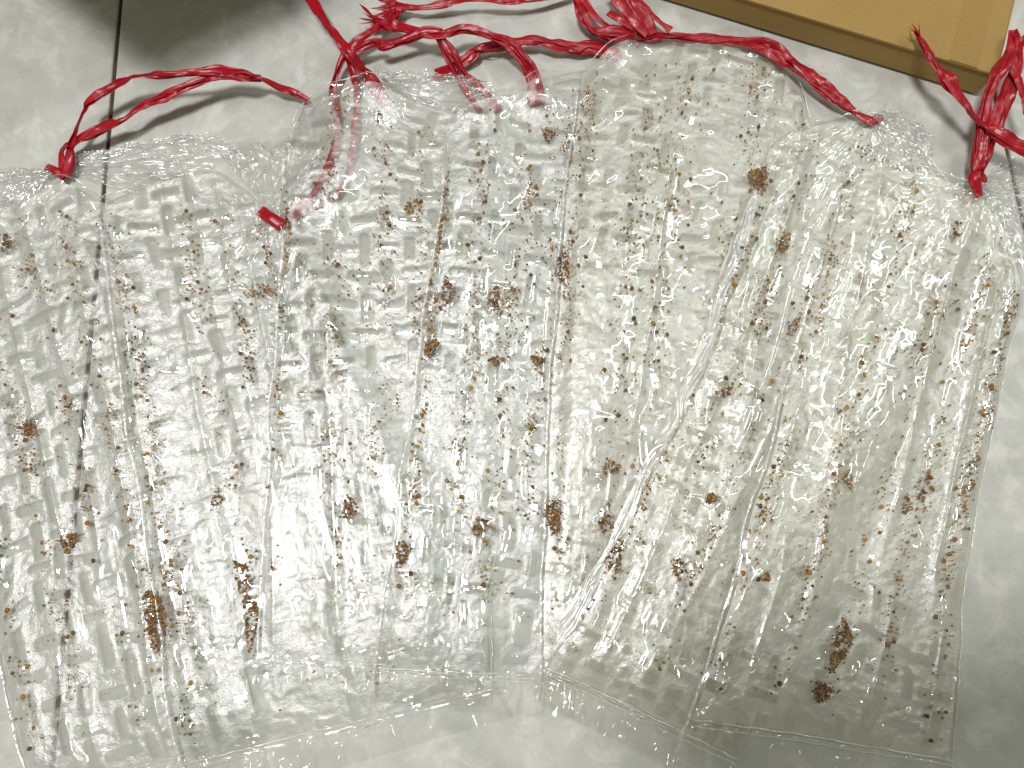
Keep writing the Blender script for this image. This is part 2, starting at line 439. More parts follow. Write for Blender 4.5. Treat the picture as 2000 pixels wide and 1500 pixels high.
BAGS = {}
def make_bag(key, label, top, bottom, tie=None, flares=(), bulge=(0, 0), soft=False, wave=1.0, weave_amp=1.0, seed=0, creases=(.12, .5, .88), T=.0016, fold=.0014):
    global HM
    ft, fb = polyline(top), polyline(bottom)
    def P(u, v):
        a = fb(u); b = ft(u)
        p = a + (b - a) * v[..., None]
        bl = np.array([M_PX, 0])
        w = np.sin(np.pi * np.clip(v, 0, 1))[..., None]
        p = p + bl * w * (bulge[0] * (1 - u) + bulge[1] * u)[..., None]
        # slightly uneven outline
        e = (vn(v * 9 + 3, u * 0 + seed, seed) - .5) * .0035 * (1 - u) + (vn(v * 9 + 7, u * 0 + seed, seed + 1) - .5) * .0035 * u
        p = p + np.stack([e, 0 * e], -1)
        return p
    m0 = fb(np.array(.5)); ya = ft(np.array(.5)) - m0; ya = ya / np.linalg.norm(ya); xa = np.array([ya[1], -ya[0]])
    def metric(x, y):
        return (x - m0[0]) * xa[0] + (y - m0[1]) * xa[1], (x - m0[0]) * ya[0] + (y - m0[1]) * ya[1]
    W = np.linalg.norm(fb(np.array(1.)) - fb(np.array(0.))); Lh = np.linalg.norm(ft(np.array(.5)) - fb(np.array(.5)))
    flap = .019 / Lh
    base_map = blur(blur(dilate(HM, 3), 4), 4)
    ctr = P(np.array([.5]), np.array([.4]))[0]
    root = empty("plastic_bag", (*ctr, 0)); off = (*ctr, 0)
    tag(root, label, "plastic bag", "clear plastic bags fanned out on the tiles")
    tp = at(*tie)[:2] if tie else None
    def thick(u, v):
        eu = np.minimum(u, 1 - u) * W; ev = np.minimum(np.maximum(v, 0), 1 - v) * Lh
        return T * (1 - np.exp(-eu / .007)) * (1 - np.exp(-np.maximum(ev, 0) / .005))
    def pleats(x, y):
        if tp is None: return 0 * x, 0 * x
        dx, dy = x - tp[0], y - tp[1]; r = np.hypot(dx, dy); th = np.arctan2(dy, dx)
        n_ = fbm(th * 7.0 + 20, r * 14, seed + 40, 3); n2 = vn(th * 17 + 50, r * 25, seed + 41)
        m = np.exp(-r / .028)
        n4 = vn(th * 11 + 3 * vn(th * 3, r * 60, seed + 43), r * 45, seed + 44); rid = (1 - np.abs(2 * n4 - 1)) ** 7 * .0016 * np.exp(-r / .04)
        h = (np.abs(n_ - .5) * 2 * .75 + np.abs(n2 - .5) * .6) * np.minimum(r / .012, 1) * .0085 * m + rid + .0035 * np.exp(-r / .012)
        return h, m
    def folds(u, v):
        q = u * W + .010 * (vn(v * 2.2, v * 0 + 2, seed + 21) - .5)
        a = vn(q / .017, v * 1.6 + 4, seed + 22); r1 = 1 - np.abs(2 * a - 1)
        c = vn(q / .040, v * 1.1 + 9, seed + 23)
        return (.0019 * r1 ** 2 + .0028 * c) * sst(0, .014, np.minimum(u, 1 - u) * W) * sst(-.01, .06, v)
    def film_z(u, v, x, y):
        b = hsample(base_map, x, y)
        t = thick(u, v)
        X, Y = u * W, v * Lh
        wx = X + .004 * (vn(X / .02, Y / .02, seed + 1) - .5); wy = Y + .006 * (vn(X / .02 + 9, Y / .02, seed + 2) - .5)
        n_ = fbm(wx / .013, wy / .025, seed + 3, 2)
        blis = np.maximum(n_ - .50, 0); blis = blis * blis / (blis + .02)           # blisters off the flat contact
        fine = fbm(wx / .0045, wy / .008, seed + 4, 2)
        mx, my = metric(x, y); pres = weave(mx, my, seed + 60)
        big = fbm(X / .045, Y / .09, seed + 5, 2) - .5
        h = wave * (.0066 * blis + .00022 * np.maximum(fine - .42, 0)) * sst(.0, .006, np.minimum(u, 1 - u) * W) + .0012 * big * t / T
        h = h + .00045 * weave_amp * pres * t / T
        for q, c in enumerate(creases):
            cc = c + .05 * (vn(v * 3, v * 0, seed + 70 + q) - .5)
            str_ = sst(.3, .6, vn(v * 5, v * 0 + q, seed + 80 + q))
            h = h + .0007 * np.exp(-((u - cc) * W / .0011) ** 2) * str_
        sl = (np.abs(v * Lh - .0015) < .0009) | (np.abs(v * Lh + .0017) < .0007)
        h = h + np.where(sl, .00035 + .0003 * vn(X / .0015, v * 0, seed + 90), 0)
        fl = sst(0, .004, -v * Lh)
        h = h + fl * np.maximum(vn(X / .0038, Y / .016, seed + 91) - .42, 0) * .011      # puckers in the flap under the seal
        h = h + .0045 * np.abs(fbm(X / .014, Y / .02, seed + 95, 3) - .5) * sst(.88, .97, v)
        pl, m = pleats(x, y)
        return b + .0007 + t + folds(u, v) + h * (1 - .6 * m) + pl, b, t
    # clear outer film
    nu, nv = 150, 400
    u, v = np.meshgrid(np.linspace(0, 1, nu), np.linspace(-flap, 1, nv), indexing='ij')
    xy = P(u, v); x, y = xy[..., 0], xy[..., 1]
    z, b, t = film_z(u, v, x, y)
    o = mesh_obj("front_film", np.stack([x, y, z], -1).reshape(-1, 3), grid_faces(nu, nv)[:, ::1], M_FILM, root, True, off)
    attr(o, "relief", np.full(u.size, .8)); uvattr(o, np.stack([(u * W).ravel() + seed, (v * Lh).ravel()], 1))
    filmz = z
    # embossed inner layer
    mu, mv = 176, 470
    uu, vv = np.meshgrid(np.linspace(.03, .97, mu), np.linspace(.006, .985, mv), indexing='ij')
    pq = P(uu, vv); X, Y = metric(pq[..., 0], pq[..., 1])
    wx = X + .009 * (vn(X / .035, Y / .035, seed + 11) - .5); wy = Y + .010 * (vn(X / .035 + 5, Y / .035, seed + 12) - .5)
    w1 = weave(wx, wy, seed + 13)
    fade = .5 + .5 * sst(.3, .55, fbm(X / .05, Y / .07, seed + 14, 2)); 
    rel = w1 * fade
    bz = hsample(base_map, pq[..., 0], pq[..., 1]); tt = thick(uu, vv)
    cr = fbm(wx / .0035, wy / .0035, seed + 15, 3) - .5; md = fbm(wx / .012, wy / .012, seed + 16, 2) - .5
    hz = .0008 * weave_amp * rel + (1 - .8 * np.clip(rel, 0, 1)) * (.0011 * cr + .0012 * md)
    zz = bz + .00045 + tt * .5 + folds(uu, vv) + hz * (.3 + .7 * tt / T)
    o = mesh_obj("embossed_layer", np.stack([pq[..., 0], pq[..., 1], zz], -1).reshape(-1, 3), grid_faces(mu, mv), M_LINER_SOFT if soft else M_LINER, root, True, off)
    attr(o, "relief", rel * (.8 if soft else 1.0)); uvattr(o, np.stack([X.ravel() + seed, Y.ravel()], 1))
    # back film
    ku, kv = 40, 110
    u2, v2 = np.meshgrid(np.linspace(0, 1, ku), np.linspace(-flap, 1, kv), indexing='ij')
    p2 = P(u2, v2); b2 = hsample(base_map, p2[..., 0], p2[..., 1])
    o = mesh_obj("back_film", np.stack([p2[..., 0], p2[..., 1], b2 + .0004], -1).reshape(-1, 3), grid_faces(ku, kv), M_BACK, root, True, off)
    attr(o, "relief", np.full(u2.size, .5)); uvattr(o, p2.reshape(-1, 2))
    # welded seal lines and folded edge
    def bead(name, ub, vb, wid, hgt, sd_, mat=M_BEAD):
        c = P(ub, vb); n_ = len(c); zc = film_z(ub, vb, c[:, 0], c[:, 1])[0]
        if wid > .002: zc = np.convolve(np.pad(zc, 15, mode='edge'), np.ones(31) / 31, 'valid') + .0004
        tg = np.gradient(c, axis=0); tg /= np.linalg.norm(tg, axis=1)[:, None]; sd = np.stack([tg[:, 1], -tg[:, 0]], 1)
        s_ = np.arange(n_) * .0008
        k_ = (.35 + .9 * vn(s_ / .010, s_ * 0, sd_) * (.4 + .6 * vn(s_ / (.002 if wid < .002 else .015), s_ * 0, sd_ + 1))) * np.minimum(1, np.minimum(s_, s_[-1] - s_) / .003 + .05)
        nc = 7 if wid < .002 else 25
        ca = np.linspace(-1, 1, nc)
        lat = ca[None] * wid * k_[:, None] + (.0007 * (vn(s_ / .006, s_ * 0, sd_ + 2) - .5))[:, None]
        ht = (1 - ca[None] ** 2) * hgt * k_[:, None] * (.5 + vn(s_[:, None] / (.0016 if wid < .002 else .02), ca[None] * 2 + 5, sd_ + 3)) - .0002
        if wid > .002:                               # a creased flap of film: thin lengthwise ridges that come and go
            S_, A_ = s_[:, None], ca[None]
            drift = 1.6 * (vn(S_ / .03 + 0 * A_, 0 * A_, sd_ + 4) - .5)
            r1 = (1 - np.abs(2 * vn(S_ / .035 + 0 * A_, (A_ + drift) * 2.6 + 9, sd_ + 5) - 1)) ** 3
            r2 = (1 - np.abs(2 * vn(S_ / .010 + 0 * A_, (A_ + drift) * 5 + 30, sd_ + 6) - 1)) ** 3
            ht = (.0016 * r1 + .0009 * r2 * vn(S_ / .02, 0 * A_ + 3, sd_ + 7)) * (1 - A_ ** 4) + .0001
            lat = A_ * wid * (.45 + .55 * vn(s_ / .025, s_ * 0, sd_ + 8))[:, None] * np.minimum(1, np.minimum(s_, s_[-1] - s_) / .02 + .1)[:, None]
        V_ = np.concatenate([c[:, None] + sd[:, None] * lat[..., None], (zc[:, None] + .0001 + ht)[..., None]], -1)
        o_ = mesh_obj(name, V_.reshape(-1, 3), grid_faces(n_, nc), mat, root, True, off)
    nb = int(W / .0008); ub = np.linspace(.005, .995, nb)
    bead("bottom_seal", ub, np.full(nb, .0015 / Lh), .0006, .0005, seed + 51)
    bead("bottom_seal", ub, np.full(nb, -.0018 / Lh), .0004, .0004, seed + 55)
    nb = int(Lh / .0008); vb = np.linspace(-flap if fold < .002 else .03, .97 if fold < .002 else .90, nb)
    bead("edge_fold", np.full(nb, .006), vb, fold, fold * (.7 if fold < .002 else .22), seed + 57, M_FOLD if fold > .002 else M_BEAD)
    nt = int(W / .0008)
    bead("top_edge", np.linspace(.01, .99, nt), np.full(nt, .997), .0005, .0004, seed + 61)
    bead("edge_fold", np.full(nb, .994), vb, .0005, .0004, seed + 59)
    # gathered mouth of the bag beyond the tie
    for fi, outer in enumerate(flares):
        fo = polyline(outer)
        na, nr = 280, 90
        a, r = np.meshgrid(np.linspace(0, 1, na), np.linspace(.04, 1, nr), indexing='ij')
        e = fo(a); rag = 1 + .10 * (vn(a * 14, a * 0, seed + 33) - .5)
        q = tp + (e - tp) * (r * rag)[..., None]
        Rm = np.linalg.norm(e - tp, axis=-1)
        bb = hsample(base_map, q[..., 0], q[..., 1])
        n_ = fbm(a * 9 + r * .6, r * 1.2, seed + 31 + fi, 3); n2 = vn(a * 30 + r, r * 2.5, seed + 32); n3 = fbm(q[..., 0] / .011, q[..., 1] / .011, seed + 35, 2)
        hh = np.abs(n_ - .5) * 2 * .009 * r ** .6 * (1.15 - .6 * r) + np.abs(n2 - .5) * .0030 * (1 - .5 * r) + np.abs(n3 - .5) * .003 * r
        for q_, (fa, fr_) in enumerate(((22, 2.0), (38, 3.0), (9, 5.0))):
            n4 = vn(a * fa + 2.5 * vn(a * 6, r * 3, seed + 36 + q_), r * fr_, seed + 38 + q_)
            hh = hh + .0022 * (1 - np.abs(2 * n4 - 1)) ** 7 * r ** .4
        hh = hh + .004 * np.exp(-r * Rm / .012)
        o = mesh_obj("gathered_mouth", np.stack([q[..., 0], q[..., 1], bb + .0009 + hh], -1).reshape(-1, 3), grid_faces(na, nr)[:, ::-1], M_NECK, root, True, off)
        attr(o, "relief", np.full(a.size, .6)); uvattr(o, np.stack([(a * .12).ravel() + seed, (r * .06).ravel()], 1))
        hstamp(q[..., 0], q[..., 1], (bb + .0015))
    hstamp(x, y, b + .0009 + t + folds(u, v))
    def sample(cu, cv):
        i = np.clip(np.round(np.asarray(cu) * (nu - 1)).astype(int), 0, nu - 1)
        j = np.clip(np.round((np.asarray(cv) + flap) / (1 + flap) * (nv - 1)).astype(int), 0, nv - 1)
        return x[i, j], y[i, j], z[i, j]
    def locate(wxp):
        k_ = np.argmin((x - wxp[0]) ** 2 + (y - wxp[1]) ** 2); return x.flat[k_], y.flat[k_], z.flat[k_]
    BAGS[key] = dict(sample=sample, locate=locate, W=W, L=Lh, P=P)
    return root

make_bag('A', "leftmost clear bag, cut off by the left frame edge, lying over the dark grout line",
    [(-190, 440), (-60, 405), (40, 392), (110, 352), (150, 352), (200, 385), (270, 410)], [(55, 1555), (520, 1440)],
    tie=(122, 338), flares=[[(-60, 330), (-40, 360), (-20, 400), (20, 420)], [(150, 312), (300, 276), (420, 264), (470, 300), (400, 345), (260, 385)]], seed=101, creases=(.3, .55, .8))
make_bag('B', "second clear bag from the left, its red tie beside the third bag",
    [(195, 410), (212, 392), (330, 345), (420, 332), (490, 378), (535, 420), (570, 460), (610, 520)], [(350, 1498), (985, 1344)],
    tie=(540, 428), flares=[[(420, 300), (500, 276), (575, 270), (640, 310), (660, 400), (640, 470)]], seed=202, creases=(.06, .42, .7))
for pa, pb in (((722, 150), (750, 200)), ((1036, 155), (1044, 205)), ((1047, 150), (1058, 200)), ((905, 172), (938, 218)), ((940, 178), (975, 215)), ((1160, 94), (1215, 106)), ((545, 432), (620, 365)), ((620, 365), (660, 270)), ((660, 270), (650, 185)), ((548, 438), (660, 380)), ((660, 380), (690, 290)), ((690, 290), (697, 185))):
    for q in np.linspace(0, 1, 60):
        p = at(pa[0] + (pb[0] - pa[0]) * q, pa[1] + (pb[1] - pa[1]) * q)
        gx, gy = np.meshgrid(np.linspace(-.003, .003, 5) + p[0], np.linspace(-.003, .003, 5) + p[1])
        hstamp(gx, gy, np.full(gx.shape, .0062))
make_bag('C', "third clear bag from the left, its round top showing faint pink strands underneath",
    [(561, 310), (572, 245), (600, 196), (650, 178), (735, 160), (800, 188), (880, 215), (1000, 262)], [(505, 1284), (965, 1312)],
    tie=(745, 172), flares=[[(735, 160), (790, 152), (850, 148), (930, 165), (985, 190), (960, 225), (860, 230)]], seed=303, creases=(.1, .45, .78))
make_bag('D', "fourth clear bag from the left, crumbs along its left edge, mid fan",
    [(872, 320), (890, 228), (925, 208), (1000, 185), (1048, 158), (1130, 138), (1200, 140), (1320, 180)], [(736, 1304), (1130, 1328)],
    tie=None, seed=404, creases=(.04, .35, .62))
make_bag('E', "clear bag reaching highest, fifth from the left, wavy glare near its top",
    [(1126, 150), (1185, 98), (1235, 76), (1330, 73), (1450, 84), (1515, 112), (1558, 170), (1580, 240)], [(1054, 1308), (1390, 1445)],
    tie=None, soft=True, wave=1.25, weave_amp=.8, seed=505, creases=(.03, .22, .8), bulge=(-18, 0))
make_bag('F', "slanting clear bag second from the right with a bright white folded left edge",
    [(1486, 300), (1530, 266), (1600, 236), (1690, 224), (1760, 252), (1830, 330), (1910, 430)], [(1060, 1300), (1450, 1490)],
    tie=(1697, 236), flares=[[(1715, 214), (1770, 232), (1825, 285), (1812, 345), (1740, 340), (1690, 320)]], soft=True, wave=1.2, weave_amp=.8, seed=606, creases=(.04, .18, .4), fold=.0060, bulge=(42, 0))
make_bag('G', "rightmost clear bag on top of the fan with pleats radiating from its red tie",
    [(1638, 352), (1700, 326), (1790, 332), (1880, 362), (1935, 400), (1965, 470), (1994, 600)], [(1335, 1400), (1867, 1490)],
    tie=(1908, 376), flares=[[(1930, 330), (1965, 308), (2030, 305), (2050, 420), (2020, 530), (1960, 520)]], soft=True, wave=1.35, weave_amp=.7, seed=707, creases=(.2, .55, .9), bulge=(0, -28))

# ------------------------------------------------------------------ crumbs
PHI = (1 + 5 ** .5) / 2
ICO_V = np.array([(-1, PHI, 0), (1, PHI, 0), (-1, -PHI, 0), (1, -PHI, 0), (0, -1, PHI), (0, 1, PHI), (0, -1, -PHI), (0, 1, -PHI), (PHI, 0, -1), (PHI, 0, 1), (-PHI, 0, -1), (-PHI, 0, 1)], float) / math.hypot(1, PHI)
ICO_F = np.array([(0, 11, 5), (0, 5, 1), (0, 1, 7), (0, 7, 10), (0, 10, 11), (1, 5, 9), (5, 11, 4), (11, 10, 2), (10, 7, 6), (7, 1, 8), (3, 9, 4), (3, 4, 2), (3, 2, 6), (3, 6, 8), (3, 8, 9), (4, 9, 5), (2, 4, 11), (6, 2, 10), (8, 6, 7), (9, 8, 1)], np.int32)
PAL = np.array([(0.045, 0.020, 0.007), (0.10, 0.042, 0.009), (0.20, 0.085, 0.011), (0.30, 0.135, 0.014), (0.42, 0.21, 0.018), (0.52, 0.30, 0.04)])
def grains(name, pos, rad, tone, parent=None, offset=(0, 0, 0), flat=.7):
    N = len(pos)
    V = ICO_V[None] * (1 + .45 * (RNG.random((N, 12, 1)) - .5))
    V = V * (rad[:, None, None] * (0.75 + .5 * RNG.random((N, 1, 3))))
    th = RNG.random(N) * 6.28; c, s = np.cos(th)[:, None], np.sin(th)[:, None]
    V = np.stack([V[..., 0] * c - V[..., 1] * s, V[..., 0] * s + V[..., 1] * c, V[..., 2] * flat], -1)
    V = (V + np.asarray(pos)[:, None, :]).reshape(-1, 3)
    F = (ICO_F[None] + (np.arange(N) * 12)[:, None, None]).reshape(-1, 3)
    o = mesh_obj(name, V, F, M_CRUMBS, parent, True, offset)
    col = np.ones((N, 12, 4), np.float32)
    idx = np.clip(tone, 0, 4.999); i0 = idx.astype(int); f = (idx - i0)[:, None]
    col[:, :, :3] = 1.2 * (PAL[i0] * (1 - f) + PAL[i0 + 1] * f)[:, None, :]
    a = o.data.attributes.new("Col", 'FLOAT_COLOR', 'POINT'); a.data.foreach_set("color", col.ravel())
    return o

# clumps one can point at: pixel x, y, half width, half height, lean, fill, bag, label
CL = [
 (277, 1215, 24, 48, -.15, 1.0, 'B', "largest rust brown crumb clump, bottom left, in the second bag"),
 (1080, 1008, 16, 30, 0, 1.0, 'E', "oval amber brown crumb clump low in the middle of the fan"),
 (1476, 352, 20, 26, .1, .9, 'F', "dark round crumb clump at the top left corner of the slanting bag"),
 (1604, 1352, 17, 16, 0, 1.0, 'G', "round crumb clump nearest the bottom in the rightmost bag"),
 (1635, 1258, 15, 42, .35, .75, 'G', "long smeared crumb clump above the round one in the rightmost bag"),
 (687, 992, 14, 20, 0, .8, 'C', "dark crumb clump low on the left side of the third bag"),
 (138, 1058, 15, 18, 0, .7, 'A', "crumb clump beside the grout line, low in the leftmost bag"),
 (60, 838, 14, 17, 0, .8, 'A', "crumb clump by the left frame edge at mid height"),
 (478, 1130, 13, 34, -.2, .45, 'B', "upper half of a broken crumb trail low in the second bag"),
 (497, 1210, 12, 44, -.1, .6, 'B', "lower half of a broken crumb trail low in the second bag"),
 (792, 1082, 13, 24, .2, .7, 'D', "crumb clump low along the fourth bag's left edge"),
 (875, 580, 14, 32, .1, .5, 'D', "loose crumb cluster at mid height along the fourth bag's left side"),
 (966, 588, 10, 24, .05, .9, 'D', "upright narrow crumb clump in the centre of the fan"),
 (848, 684, 13, 16, 0, .8, 'D', "square crumb clump left of centre in the fourth bag"),
 (967, 708, 10, 9, 0, .9, 'D', "small compact crumb clump just under the fan's centre"),
 (1051, 706, 13, 8, -.3, .9, 'D', "small flat dark clump left of the fifth bag's edge"),
 (937, 1026, 13, 16, .2, .7, 'D', "crumb clump low in the fourth bag beside the amber oval clump"),
 (512, 572, 34, 13, .15, .3, 'B', "wide loose olive brown crumb drift under the second bag's tie"),
 (1384, 975, 13, 8, .5, .9, 'F', "small dark slanted clump in the slanting bag, low centre"),
 (1645, 940, 8, 16, 0, .7, 'G', "small upright clump in the middle of the rightmost bag"),
 (1198, 1090, 14, 34, .25, .5, 'F', "crumb cluster at the lower left edge of the slanting bag"),
 (1184, 1018, 10, 26, .1, .5, 'E', "thin crumb column just left of the slanting bag's fold"),
 (1321, 1106, 13, 13, 0, .7, 'F', "small crumb clump low in the slanting bag, right of its fold"),
 (1487, 1125, 8, 9, 0, 1.0, 'G', "tiny dark round clump low left in the rightmost bag"),
 (1098, 528, 15, 38, 0, .4, 'E', "speckled crumb column high along the fifth bag's left edge"),
 (801, 412, 8, 13, 0, .8, 'C', "small crumb clump upper right in the third bag"),
 (1069, 268, 12, 14, 0, .7, 'D', "small crumb clump near the top of the fourth bag"),
 (1150, 186, 8, 7, 0, .9, 'D', "tiny clump at the very top of the fourth bag"),
 (14, 475, 9, 18, 0, .8, 'A', "upright clump touching the left frame edge near the bag's top"),
 (1525, 480, 12, 20, .4, .6, 'F', "slanted crumb cluster high in the slanting bag"),
 (1550, 640, 9, 26, .4, .6, 'F', "slanted dark crumb streak at mid height between the two right bags"),
 (1405, 772, 12, 10, .5, .6, 'F', "small crumb cluster at mid height by the slanting bag's fold"),
 (1190, 915, 14, 13, 0, .4, 'E', "loose crumb patch at mid height in the fifth bag"),
 (430, 975, 9, 17, 0, .6, 'B', "small clump on the right side of the second bag, lower third"),
 (1768, 985, 9, 18, .2, .5, 'G', "thin crumb column on the right side of the rightmost bag"),
]
clump_px = []
for (px, py, hw, hh, lean, fill, bag, label) in CL:
    B = BAGS[bag]; c = np.array(B['locate'](at(px, py, .003)[:2]))
    N = int(20 + hw * hh * .50 * fill)
    a = RNG.random(N) * 6.283; r = np.sqrt(RNG.random(N)) ** (1.0 if fill > .75 else .8)
    k1 = 1 + .25 * np.sin(a * 3 + px); ox = np.cos(a) * r * hw * k1; oy = np.sin(a) * r * hh * k1
    ox = ox + lean * oy
    st = RNG.random(N) < .16; ox[st] *= 1.5; oy[st] *= 1.35
    rad = (.00042 + .00050 * RNG.random(N) ** 2) * (1.0 if hw > 9 else .85)
    rad[st] *= .7
    pos = np.stack([c[0] + ox * M_PX, c[1] + oy * M_PX, c[2] + .0002 + .0006 * RNG.random(N) * (1 - r)], -1)
    tone = np.clip(RNG.normal(1.7, 1.35, N), .4, 4.6)
    if 'olive' in label: tone += .9
    o = grains("crumb_clump", pos, rad, tone, None, (c[0], c[1], 0), .6)
    tag(o, label, "crumb clump", "clumps of rust brown crumbs in the bags")
    clump_px.append((px, py))

ORD = {'A': "leftmost bag", 'B': "second bag from the left", 'C': "third bag from the left", 'D': "fourth bag from the left", 'E': "fifth bag from the left", 'F': "slanting bag second from the right", 'G': "rightmost bag"}
DENS = {'A': (230, 650), 'B': (220, 700), 'C': (220, 700), 'D': (280, 750), 'E': (280, 750), 'F': (250, 750), 'G': (300, 1000)}
allp, allr, allt, big = [], [], [], []
for kx, (ncl, nsp) in DENS.items():
    B = BAGS[kx]; W, L = B['W'], B['L']
    cols = np.array([.09, .29, .48, .67, .87]) + RNG.normal(0, .025, 5)
    for q in range(ncl):
        cu = cols[RNG.integers(5)] + RNG.normal(0, .016); cv = 1 - RNG.beta(1.35, 1.75) * .93 - .035
        n_ = int(2 + RNG.exponential(6.5)); sp_ = .0016 + .0026 * RNG.random()
        pu = cu + RNG.normal(0, sp_ / W * 1.0, n_); pv = cv + RNG.normal(0, sp_ / L * 2.4, n_)
        rr = .00026 + .00062 * RNG.random(n_) ** 2.2
        if RNG.random() < .30: rr[0] = .0010 + .0006 * RNG.random()
        tt = np.clip(RNG.normal(2.5, .8) + RNG.normal(0, .8, n_), 0, 4.8)
        ok = (pu > .04) & (pu < .96) & (pv > .03) & (pv < .965)
        if not ok.any(): continue
        x, y, z = B['sample'](pu[ok], pv[ok])
        x = x + RNG.normal(0, .0003, len(x)); y = y + RNG.normal(0, .0003, len(x))
        for a_ in zip(x, y, z, rr[ok], tt[ok], pu[ok], pv[ok]): big.append((*a_, kx))
    pu = .04 + .92 * RNG.random(nsp); pv = 1 - RNG.beta(1.1, 1.5, nsp) * .93 - .035
    x, y, z = B['sample'](pu, pv)
    x = x + RNG.normal(0, .0003, nsp); y = y + RNG.normal(0, .0003, nsp)
    rr = .00016 + .00030 * RNG.random(nsp) ** 2; tt = .6 + RNG.random(nsp) * 2.8
    for a_ in zip(x, y, z, rr, tt, pu, pv): big.append((*a_, kx))
big.sort(key=lambda a: -a[3])
inview = lambda x, y: at(10, 10)[0] * 1.0 < x < at(1990, 10)[0] and at(0, 1490)[1] < y
single, rest = [], []
for a_ in big:                                    # the coarsest crumbs that no other bag covers
    top = hsample(HM, np.array([a_[0]]), np.array([a_[1]]))[0]
    (single if len(single) < 262 and a_[2] + .0008 >= top and inview(a_[0], a_[1]) else rest).append(a_)
cm = []
for q in range(8):
    v = ICO_V * (1 + .5 * (RNG.random((12, 1)) - .5)) * np.array([1, .75 + .4 * RNG.random(), .65])
    me = bpy.data.meshes.new("crumb"); me.from_pydata([tuple(p) for p in v], [], [tuple(int(i) for i in f) for f in ICO_F]); me.materials.append(M_CRUMB)
    me.polygons.foreach_set("use_smooth", np.ones(20, bool)); me.update(); cm.append(me)
for q, (x, y, z, r, t, pu_, pv_, kx) in enumerate(single):
    zone = ("upper" if pv_ > .66 else "middle" if pv_ > .33 else "lower") + (" left" if pu_ < .4 else " right" if pu_ > .6 else " centre")
    o = bpy.data.objects.new("crumb", cm[q % 8]); COL.objects.link(o)
    o.location = (x, y, z + .0001); o.scale = (r, r, r); o.rotation_euler = (0, 0, RNG.random() * 6.28)
    tag(o, "coarse rust brown crumb, %s part of the %s" % (zone, ORD[kx]), "crumb", "coarse crumbs, %s of the %s" % (zone, ORD[kx]))
rs = np.array([a[:5] for a in rest])
o = grains("fine_crumbs", rs[:, :3] + np.array([0, 0, .00005]), rs[:, 3], rs[:, 4], flat=.7)
tag(o, "fine brown specks and grains scattered through all the clear bags", "crumbs", kind="stuff")

# ------------------------------------------------------------------ red raffia ties
def catmull(P, step=.0013):
    P = np.asarray(P, float); Q = np.vstack([2 * P[0] - P[1], P, 2 * P[-1] - P[-2]]); out = []
    for i in range(1, len(Q) - 2):
        p0, p1, p2, p3 = Q[i - 1], Q[i], Q[i + 1], Q[i + 2]
        n_ = max(3, int(np.linalg.norm(p2[:3] - p1[:3]) / step))
        t = np.linspace(0, 1, n_, endpoint=False)[:, None]
        out.append(.5 * (2 * p1 + (p2 - p0) * t + (2 * p0 - 5 * p1 + 4 * p2 - p3) * t ** 2 + (3 * p1 - p0 - 3 * p2 + p3) * t ** 3))
    return np.vstack(out + [P[-1:]])
def ribbon(name, pts, width, parent, off, seed, twist=.6, taper=(0.0, 0.0), puff=.13):
    """pts: (px, py, height m, width factor); a crumpled flat tube of raffia film"""
    C = catmull([(*at(p[0], p[1], p[2]), p[3] if len(p) > 3 else 1.0) for p in pts])
    N = len(C); pos = C[:, :3]; wf = C[:, 3]
    s = np.concatenate([[0], np.cumsum(np.linalg.norm(np.diff(pos, axis=0), axis=1))])
    T_ = np.gradient(pos, axis=0); T_ /= np.linalg.norm(T_, axis=1)[:, None] + 1e-9
    up = np.array([0, 0, 1.0]); S = np.cross(T_, up); S /= np.linalg.norm(S, axis=1)[:, None] + 1e-9; U = np.cross(S, T_)
    ang = twist * ((vn(s / .022, s * 0, seed) - .5) * 2.6 + (vn(s / .008, s * 0, seed + 1) - .5) * .9)
    ang = ang * sst(.003, .008, pos[:, 2])
    S2 = S * np.cos(ang)[:, None] + U * np.sin(ang)[:, None]; U2 = -S * np.sin(ang)[:, None] + U * np.cos(ang)[:, None]
    K = 16; th = np.arange(K) / K * 2 * math.pi
    wv = width * M_PX * .68 * wf * (.78 + .5 * vn(s / .012, s * 0, seed + 2))
    e0 = np.clip(s / .01, 0, 1); e1 = np.clip((s[-1] - s) / .01, 0, 1)
    wv = wv * (1 - taper[0] * (1 - e0)) * (1 - taper[1] * (1 - e1))
    ct, st = np.cos(th), np.sin(th)
    pl = (vn(s[:, None] / .010 + 0 * th, th * 1.6 + 0 * s[:, None] + 3, seed + 3) - .5)
    kink = (vn(s[:, None] / .0035, 0 * th[None] + 7, seed + 5) - .5)
    lon = np.cos(ct[None] * 7.0 + vn(s / .02, s * 0, seed + 4)[:, None] * 6) * .16
    a_ = ct[None] * wv[:, None] * (1 + .25 * pl); b_ = (wv * (.3 + .7 * sst(.003, .008, pos[:, 2])))[:, None] * (st[None] * puff + lon * .7 + .35 * pl + .18 * kink)
    V = pos[:, None] + S2[:, None] * a_[..., None] + U2[:, None] * b_[..., None]
    i, j = np.meshgrid(np.arange(N - 1), np.arange(K), indexing='ij'); jn = (j + 1) % K
    F = np.stack([(i * K + j).ravel(), (i * K + jn).ravel(), ((i + 1) * K + jn).ravel(), ((i + 1) * K + j).ravel()], 1)
    o = mesh_obj(name, V.reshape(-1, 3), F, M_RED, parent, True, off)
    uvattr(o, np.stack([np.repeat(s, K) * 60 / 9 + seed, np.tile(np.abs(th - math.pi) * .02, N)], 1))
    return o
